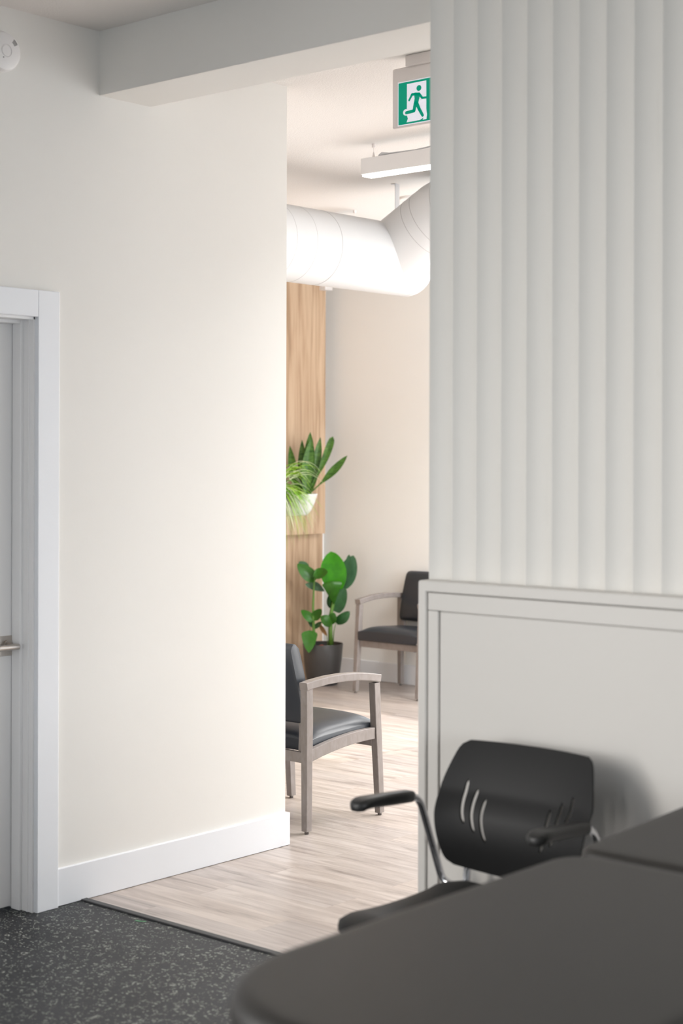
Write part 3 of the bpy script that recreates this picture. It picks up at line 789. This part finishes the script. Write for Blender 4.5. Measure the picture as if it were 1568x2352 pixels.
blade(sp(703, 1142, 0.03), sp(715, 1007, 0.03), 27*K, CV+RV*0.3, fold=0.3, prof=sword, side=-0.01)
blade(sp(694, 1142, -0.02), sp(693, 1011, -0.01), 22*K, CV-RV*0.2, fold=0.25, prof=sword)
blade(sp(688, 1142, 0.02), sp(665, 1025, 0.0), 22*K, CV-RV*0.2, fold=0.25, prof=sword, side=-0.008)
blade(sp(708, 1140, -0.02), sp(735, 1005, -0.03), 24*K, CV+RV*0.2, fold=0.25, prof=sword, side=0.006)
blade(sp(706, 1135, -0.01), sp(764, 1003, -0.01), 17*K, CV, fold=0.2, prof=lambda t: (0.3+0.7*math.sin(PI*0.5*max(0, min(1, (t-0.35)*2.4))))*(1-max(0, (t-0.8)/0.2)**3.0)**0.6, side=0.012)
blade(sp(709, 1136, 0.02), sp(797, 1047, 0.03), 19*K, CV+UP*0.4, fold=0.15, prof=sword2, side=0.006, wave=0.002)

# spider plant, its pot mostly behind the end of the left wall
spd = wall_pot('spider_plant', (-7.370, 7.725, 1.305), 'lime and white striped spider plant drooping beside the snake plant')
rnd = random.Random(11)
mats = [SPID_Y, SPID_G, SPID_W, SPID_Y, SPID_W]
stuff_bm = bm_new()
for i in range(188):
    if i < 128:      # long drooping blades in front
        az = rnd.uniform(-0.1, 1.35); reach = rnd.uniform(0.17, 0.36); drop = rnd.uniform(0.0, 0.36)*(1.35-reach*2.2); rise = rnd.uniform(0.04, 0.13)
    elif i < 156:    # arching sprays above
        az = rnd.uniform(0.3, 1.45); reach = rnd.uniform(0.24, 0.40); drop = rnd.uniform(-0.20, 0.0); rise = rnd.uniform(0.14, 0.24)
    else:           # the side towards the hidden end of the wall
        az = rnd.uniform(-2.2, -0.5); reach = rnd.uniform(0.12, 0.3); drop = rnd.uniform(0.0, 0.25); rise = rnd.uniform(0.05, 0.2)
    dirv = V((math.cos(az), math.sin(az), 0))
    base = V((rnd.uniform(-0.03, 0.03), rnd.uniform(-0.03, 0.03), -0.04))
    p1 = base + dirv*reach*0.62 + UP*(rise*1.5+0.06)
    p2 = base + dirv*reach + UP*(-drop)
    if p2.x < -0.1: p2.x = -0.1
    pts = bez(base, p1, p2, 14)
    w = rnd.uniform(0.009, 0.0155)
    own = i < 70 or 128 <= i < 156
    bm = bm_new() if own else stuff_bm; rows = []
    sdv = dirv.cross(UP).normalized()
    sdv = (sdv + UP*rnd.uniform(-0.4, 0.4)).normalized()
    for k, p in enumerate(pts):
        t = k/14; ww = w*(0.6+0.4*math.sin(PI*min(1, t*1.3)))*(1-t**3)*0.5+0.0004
        rows.append([bm.verts.new(p - sdv*ww), bm.verts.new(p - UP*ww*0.5), bm.verts.new(p + sdv*ww), bm.verts.new(p - UP*(ww*0.5+0.0008))])
    fs = []
    for a, b in zip(rows, rows[1:]):
        for k in range(4): fs.append(bm.faces.new((a[k], a[(k+1) % 4], b[(k+1) % 4], b[k])))
    fs += [bm.faces.new(rows[0]), bm.faces.new(list(reversed(rows[-1])))]
    if own: mesh_obj('leaf', bm, mats[i % 5], spd, smooth=True)
    else:
        for f_ in fs: f_.material_index = (0, 1, 2, 0, 2)[i % 5]
rest = mesh_obj('foliage', stuff_bm, SPID_Y, spd, smooth=True)
rest.data.materials.append(SPID_G); rest.data.materials.append(SPID_W); rest['kind'] = 'stuff'

# ------------------------------------------------------------------ black clinic chair
CX = -2.365
cc = empty('black_armchair', (CX, 3.20, 0))
tag(cc, 'black plastic armchair with slotted back and chrome tube arms by the partition', 'chair')
def Cc(x, y, z): return V((x-CX, y-3.20, z))
# back shell
def back_pt(u, v):
    z = 0.490 + 0.316*v
    hw = 0.205 + 0.030*math.sin(PI*min(1, v/0.62*0.5)) if v < 0.62 else 0.235 - 0.034*((v-0.62)/0.38)**1.3
    y = 3.412 - 0.022*math.sin(PI*min(v/0.6, 1)) + 0.072*max(0, (v-0.42)/0.58)**1.4
    y += -0.034*abs(u)**2.2
    zz = z - 0.020*(1-u*u)*(1-v)**3
    return hw*u, y, zz
def rounded_uv(i, j, NU, NV, cr=0.17):
    # map a square grid so that the four corners round off
    u = i/NU*2-1; v = j/NV
    return u, v
bm = bm_new(); NU, NV = 44, 34
rf, rb = [], []
for j in range(NV+1):
    a, b = [], []
    for i in range(NU+1):
        u, v = i/NU*2-1, j/NV
        # corner rounding
        rr = 0.085
        s = 1.0
        dv = max(0, v-(1-rr))/rr; dl = max(0, rr*0.9-v)/(rr*0.9)
        s = 1 - 0.085*(1-math.sqrt(max(0, 1-dv*dv))) - 0.10*(1-math.sqrt(max(0, 1-dl*dl)))
        x, y, z = back_pt(u*s, v)
        a.append(bm.verts.new(Cc(CX+0.010+x, y-0.0035, z))); b.append(bm.verts.new(Cc(CX+0.010+x, y+0.0035, z)))
    rf.append(a); rb.append(b)
for j in range(NV):
    for i in range(NU):
        bm.faces.new((rf[j][i], rf[j][i+1], rf[j+1][i+1], rf[j+1][i])); bm.faces.new((rb[j][i], rb[j+1][i], rb[j+1][i+1], rb[j][i+1]))
    bm.faces.new((rf[j][0], rf[j+1][0], rb[j+1][0], rb[j][0])); bm.faces.new((rf[j][NU], rb[j][NU], rb[j+1][NU], rf[j+1][NU]))
for i in range(NU):
    bm.faces.new((rf[0][i], rb[0][i], rb[0][i+1], rf[0][i+1])); bm.faces.new((rf[NV][i], rf[NV][i+1], rb[NV][i+1], rb[NV][i]))
backo = mesh_obj('backrest', bm, BLACKPL, cc, smooth=True, angle=40)
# ventilation slots cut through
bm = bm_new()
for s in (-1, 1):
    for k, (xt, xm, xb, zt, zb) in enumerate(((0.163, 0.166, 0.148, 0.709, 0.600), (0.131, 0.134, 0.117, 0.689, 0.580), (0.100, 0.103, 0.084, 0.668, 0.558))):
        N = 10; L, Rr = [], []
        for q in range(N+1):
            t = q/N; z = zt+(zb-zt)*t
            x = (1-t)**2*xt + 2*(1-t)*t*(xm+0.004) + t*t*xb
            w = 0.0054*math.sqrt(max(0.05, 1-(2*t-1)**10))
            L.append((s*(x-w)+CX+0.010, z)); Rr.append((s*(x+w)+CX+0.010, z))
        rows = []
        for (lx, lz), (rx, rz) in zip(L, Rr):
            rows.append([bm.verts.new(Cc(lx, 3.30, lz)), bm.verts.new(Cc(rx, 3.30, rz)), bm.verts.new(Cc(rx, 3.52, rz)), bm.verts.new(Cc(lx, 3.52, lz))])
        for a, b in zip(rows, rows[1:]):
            for q in range(4): bm.faces.new((a[q], a[(q+1) % 4], b[(q+1) % 4], b[q]))
        bm.faces.new(rows[0]); bm.faces.new(list(reversed(rows[-1])))
cut = mesh_obj('cutter', bm, None, cc)
md = backo.modifiers.new('slots', 'BOOLEAN'); md.operation = 'DIFFERENCE'; md.object = cut; md.solver = 'EXACT'
bpy.context.view_layer.update()
dg = bpy.context.evaluated_depsgraph_get()
newme = bpy.data.meshes.new_from_object(backo.evaluated_get(dg))
backo.modifiers.clear(); backo.data = newme
bpy.data.objects.remove(cut)
# seat shell with waterfall front
bm = bm_new(); NU, NV = 24, 22
rf, rb = [], []
for j in range(NV+1):
    v = j/NV
    a, b = [], []
    for i in range(NU+1):
        u = i/NU*2-1
        y = 2.962 + 0.44*v
        hw = 0.236 - 0.030*v - 0.05*max(0, (0.10-v)/0.10)**2 - 0.04*max(0, (v-0.9)/0.1)**2
        z = 0.437 - 0.012*math.sin(PI*min(1, v*1.05)) - 0.032*max(0, (0.22-v)/0.22)**1.7 - 0.014*(1-u*u)*math.sin(PI*v) - 0.010*abs(u)**8
        z += 0.010*max(0, (v-0.85)/0.15)
        p = Cc(CX-0.012+hw*u, y-0.012*(1-u*u), z)
        a.append(bm.verts.new(p)); b.append(bm.verts.new(p-V((0, 0, 0.012))))
    rf.append(a); rb.append(b)
for j in range(NV):
    for i in range(NU):
        bm.faces.new((rf[j][i], rf[j][i+1], rf[j+1][i+1], rf[j+1][i])); bm.faces.new((rb[j][i], rb[j+1][i], rb[j+1][i+1], rb[j][i+1]))
    bm.faces.new((rf[j][0], rf[j+1][0], rb[j+1][0], rb[j][0])); bm.faces.new((rf[j][NU], rb[j][NU], rb[j+1][NU], rf[j+1][NU]))
for i in range(NU):
    bm.faces.new((rf[0][i], rb[0][i], rb[0][i+1], rf[0][i+1])); bm.faces.new((rf[NV][i], rf[NV][i+1], rb[NV][i+1], rb[NV][i]))
mesh_obj('seat', bm, BLACKPL, cc, smooth=True, angle=50)
for s, ax in ((-1, -2.655), (1, -2.108)):
    # arm tube: from the pad, down to the seat side, forward under the seat to the front leg
    sx = CX-0.012 + s*0.232
    bm = bm_new()
    pts = round_path([(ax, 3.26, 0.6585), (ax, 3.378, 0.656), (ax+(-s)*0.004, 3.478, 0.408), (sx, 3.478, 0.398)], 0.045, 7)
    add_tube(bm, [Cc(*p) for p in pts], 0.0105, 14)
    mesh_obj('arm_tube', bm, CHROME, cc, smooth=True, angle=60)
    bm = bm_new()
    pts = round_path([(sx, 3.474, 0.40), (CX+s*0.222, 3.500, 0.392), (CX+s*0.214, 3.500, 0.47), (CX+s*0.212, 3.425, 0.62)], 0.03, 7)
    pts = round_path([(sx, 3.470, 0.400), (CX+s*0.216, 3.492, 0.398), (CX+s*0.212, 3.497, 0.47), (CX+s*0.206, 3.440, 0.56)], 0.03, 7)
    add_tube(bm, [Cc(*p) for p in pts], 0.0105, 14)
    mesh_obj('back_tube', bm, CHROME, cc, smooth=True, angle=60)
    for (yt, yb) in ((3.05, 3.00), (3.36, 3.47)):
        bm = bm_new()
        xo = CX-0.012+s*0.205
        add_tube(bm, [Cc(xo, yt, 0.412), Cc(xo+s*0.02, yb, 0.012)], 0.0105, 14)
        leg = mesh_obj('leg', bm, CHROME, cc, smooth=True, angle=60)
        bm = bm_new(); add_tube(bm, [Cc(xo+s*0.02, yb, 0.0), Cc(xo+s*0.02, yb, 0.02)], 0.014, 14); mesh_obj('foot', bm, PADM, leg)
    bm = bm_new()
    add_tube(bm, [Cc(CX-0.012+s*0.205, 3.02, 0.405), Cc(CX-0.012+s*0.205, 3.47, 0.400)], 0.0105, 12)
    mesh_obj('seat_rail', bm, CHROME, cc, smooth=True, angle=60)
    # urethane pad
    bm = bm_new(); rows = []
    ys = [3.112, 3.116, 3.126, 3.140, 3.16, 3.19, 3.24, 3.30, 3.335, 3.348, 3.352]
    ws = [0.006, 0.020, 0.031, 0.034, 0.033, 0.029, 0.026, 0.024, 0.022, 0.016, 0.008]
    zt = [0.669, 0.675, 0.680, 0.684, 0.685, 0.6835, 0.681, 0.677, 0.674, 0.670, 0.664]
    th = [0.012, 0.022, 0.027, 0.028, 0.029, 0.030, 0.032, 0.032, 0.031, 0.026, 0.014]
    for y, w, z, h in zip(ys, ws, zt, th):
        rows.append([bm.verts.new(Cc(ax+a*w*0.86, y, z-h/2+b*h/1.0)) for a, b in rrect(2, 1, 0.45, 4)])
    n = len(rows[0])
    for a, b in zip(rows, rows[1:]):
        for k in range(n): bm.faces.new((a[k], a[(k+1) % n], b[(k+1) % n], b[k]))
    bm.faces.new(rows[0]); bm.faces.new(list(reversed(rows[-1])))
    mesh_obj('arm_pad', bm, PADM, cc, smooth=True, angle=50)
bm = bm_new(); add_tube(bm, [Cc(CX-0.012-0.232, 3.474, 0.400), Cc(CX-0.012+0.232, 3.474, 0.400)], 0.0105, 12)
mesh_obj('rear_crossbar', bm, CHROME, cc, smooth=True, angle=60)

# ------------------------------------------------------------------ treatment table in the foreground
TT = 0.75
tt = empty('treatment_table', (-1.47, 2.4, 0))
tag(tt, 'black vinyl padded treatment table filling the lower right foreground', 'treatment table')
def outline(x0, x1, y0, y1, rn, rfar, n=14):
    pts = []
    for cx, cy, r, a0 in ((x1-rfar, y1-rfar, rfar, 0), (x0+rfar, y1-rfar, rfar, 90), (x0+rn, y0+rn, rn, 180), (x1-rn, y0+rn, rn, 270)):
        for k in range(n+1):
            a = math.radians(a0+90*k/n); pts.append((cx+r*math.cos(a), cy+r*math.sin(a)))
    return pts
def pad(name, ol, zt, th, edge, parent, M=None):
    bm = bm_new()
    cx = sum(p[0] for p in ol)/len(ol); cy = sum(p[1] for p in ol)/len(ol)
    N = len(ol); rows = []
    def inset(d):
        out = []
        for k in range(N):
            a, b, c = V(ol[k-1]), V(ol[k]), V(ol[(k+1) % N])
            t = (c-a).normalized(); nn = V((t.y, -t.x))
            if nn.dot(b-V((cx, cy))) < 0: nn = -nn
            out.append(b-nn*d)
        return out
    E = edge
    sched = [(0.050, zt)]
    for k in range(8):
        a = PI/2*k/7; sched.append((E*(1-math.sin(a)), zt-E*(1-math.cos(a))*0.9))
    sched += [(0.0, zt-th*0.6), (0.006, zt-th+0.008), (0.014, zt-th)]
    for d, z in sched: rows.append([bm.verts.new((p.x, p.y, z)) for p in inset(d)])
    for a, b in zip(rows, rows[1:]):
        for k in range(N): bm.faces.new((a[k], b[k], b[(k+1) % N], a[(k+1) % N]))
    bm.faces.new(rows[0]); bm.faces.new(list(reversed(rows[-1])))
    if M is not None: bmesh.ops.transform(bm, matrix=M, verts=bm.verts)
    return mesh_obj(name, bm, TABLEV, parent, smooth=True, angle=40)
X0, X1 = -1.818+1.47, -1.125+1.47
pad('main_cushion', outline(X0, X1, 1.665-2.4, 2.822-2.4, 0.27, 0.10), TT, 0.075, 0.035, tt)
Mt = Matrix.Translation((0, 2.83-2.4, TT)) @ Matrix.Rotation(math.radians(1.9), 4, 'X') @ Matrix.Translation((0, -(2.83-2.4), -TT))
pad('head_cushion', outline(X0, X1, 2.830-2.4, 3.43-2.4, 0.055, 0.10), TT, 0.075, 0.022, tt, Mt)
bm = bm_new(); add_box(bm, X0+0.06, X1-0.06, 1.80-2.4, 2.78-2.4, TT-0.115, TT-0.074, 0.005)
add_box(bm, X0+0.06, X1-0.06, 2.84-2.4, 3.36-2.4, TT-0.10, TT-0.076, 0.005, 2, Mt)
mesh_obj('platform', bm, BLACKPL, tt)
bm = bm_new()
add_box(bm, -0.16, 0.16, -0.30, 0.30, 0.08, TT-0.11, 0.02)
mesh_obj('lift_column', bm, BLACKPL, tt)
bm = bm_new()
add_box(bm, -0.30, 0.30, -0.58, -0.50, 0.02, 0.09, 0.01); add_box(bm, -0.30, 0.30, 0.50, 0.58, 0.02, 0.09, 0.01); add_box(bm, -0.05, 0.05, -0.52, 0.52, 0.03, 0.085, 0.01)
base = mesh_obj('base_frame', bm, STEELM, tt)
for a in (-0.27, 0.27):
    for b in (-0.54, 0.54):
        bm = bm_new(); add_tube(bm, [(a, b, 0), (a, b, 0.022)], 0.022, 16); mesh_obj('foot', bm, PADM, base)

# small green scrap on the rubber floor
bm = bm_new()
vs = [(-4.040, 3.600), (-4.02, 3.604), (-4.002, 3.617), (-4.006, 3.620), (-4.022, 3.610), (-4.038, 3.606)]
add_prism(bm, vs, 0.0002, 0.0015)
tag(mesh_obj('green_scrap', bm, SCRAP), 'tiny green scrap lying on the black flecked floor near the wood floor edge', 'scrap')

# ------------------------------------------------------------------ light
w = bpy.data.worlds.new('World'); SC.world = w; w.use_nodes = True
bg = w.node_tree.nodes['Background']; bg.inputs['Color'].default_value = (0.80, 0.90, 1.0, 1); bg.inputs['Strength'].default_value = 1.6

def area(name, loc, rot, sx, sy, power, color, spread=None):
    l = bpy.data.lights.new(name, 'AREA'); l.shape = 'RECTANGLE'; l.size = sx; l.size_y = sy
    l.energy = power; l.color = color
    if spread: l.spread = math.radians(spread)
    o = bpy.data.objects.new(name, l); COL.objects.link(o); o.location = loc; o.rotation_euler = rot
    return o
# area fills in place of window daylight; the clinic windows are added
area('fill_right', (XR-0.02, 0.4, 1.30), (0, math.radians(90-24), 0), 1.3, 3.8, 50, (0.96, 0.98, 1.0), 105)
area('fill_back', (-3.0, YB0+0.03, 1.35), (math.radians(90-13), 0, 0), 2.1, 1.3, 6, (1, 0.965, 0.925), 76)
dl = area('fill_left', (XW+0.05, -0.35, 1.40), (0, 0, 0), 1.3, 3.1, 34, (1, 0.955, 0.905), 84)  # added side fill that brings out the flutes
dl.rotation_euler = V((0.62, 0.76, -0.24)).to_track_quat('-Z', 'Y').to_euler()
dw = area('fill_waiting', (XWD-0.55, 7.1, 1.5), (0, 0, 0), 1.7, 2.1, 110, (0.93, 0.965, 1.0), 150)  # fill set into the room and turned to brighten the back wall
dw.rotation_euler = V((-0.80, 0.60, -0.08)).to_track_quat('-Z', 'Y').to_euler()
area('daylight_waiting_back', ((BX0+BX1)/2, YWB-0.01, 1.9), (-math.radians(90-10), 0, 0), 1.5, 1.9, 20, (0.95, 0.975, 1.0))
for k_, (lx, ly) in enumerate(((-4.1, 7.33), (-2.6, 7.2), (-3.0, 8.1), (-3.4, 5.7))):  # added ceiling fills apart from the built fixtures, brighten the waiting room
    area('ceiling_fill_waiting', (lx, ly, 2.88), (0, 0, 0), 1.2, 0.08, 56 if k_ < 3 else 22, (1, 0.995, 0.98), 140)
sun = bpy.data.lights.new('sun', 'SUN'); sun.energy = 3.3; sun.angle = math.radians(1.2); sun.color = (1, 0.94, 0.88)
so = bpy.data.objects.new('sun', sun); COL.objects.link(so)
sd = V((-0.19, -0.98, -0.84)).normalized()
so.rotation_euler = sd.to_track_quat('-Z', 'Y').to_euler(); so.location = (-4, 12, 5)

# ------------------------------------------------------------------ camera
f_px, yaw, roll, cy0 = 3665.3, 0.7149, 0.0026, 1047.5
cam = bpy.data.cameras.new('camera'); co = bpy.data.objects.new('camera', cam); COL.objects.link(co)
cam.sensor_fit = 'HORIZONTAL'; cam.sensor_width = 24.0; cam.lens = f_px/1568*24.0
cam.shift_y = -(2352/2-cy0)/1568
co.location = (0, 0, 1.565)
co.rotation_euler = (Matrix.Rotation(yaw, 4, 'Z') @ Matrix.Rotation(PI/2, 4, 'X') @ Matrix.Rotation(roll, 4, 'Z')).to_euler()
cam.clip_start = 0.05
cam.dof.use_dof = True; cam.dof.focus_distance = 6.7; cam.dof.aperture_fstop = 2.8
SC.camera = co
vs_ = SC.view_settings
vs_.view_transform = 'Standard'; vs_.look = 'None'; vs_.gamma = 1.0; vs_.exposure = 0.06; vs_.use_curve_mapping = False
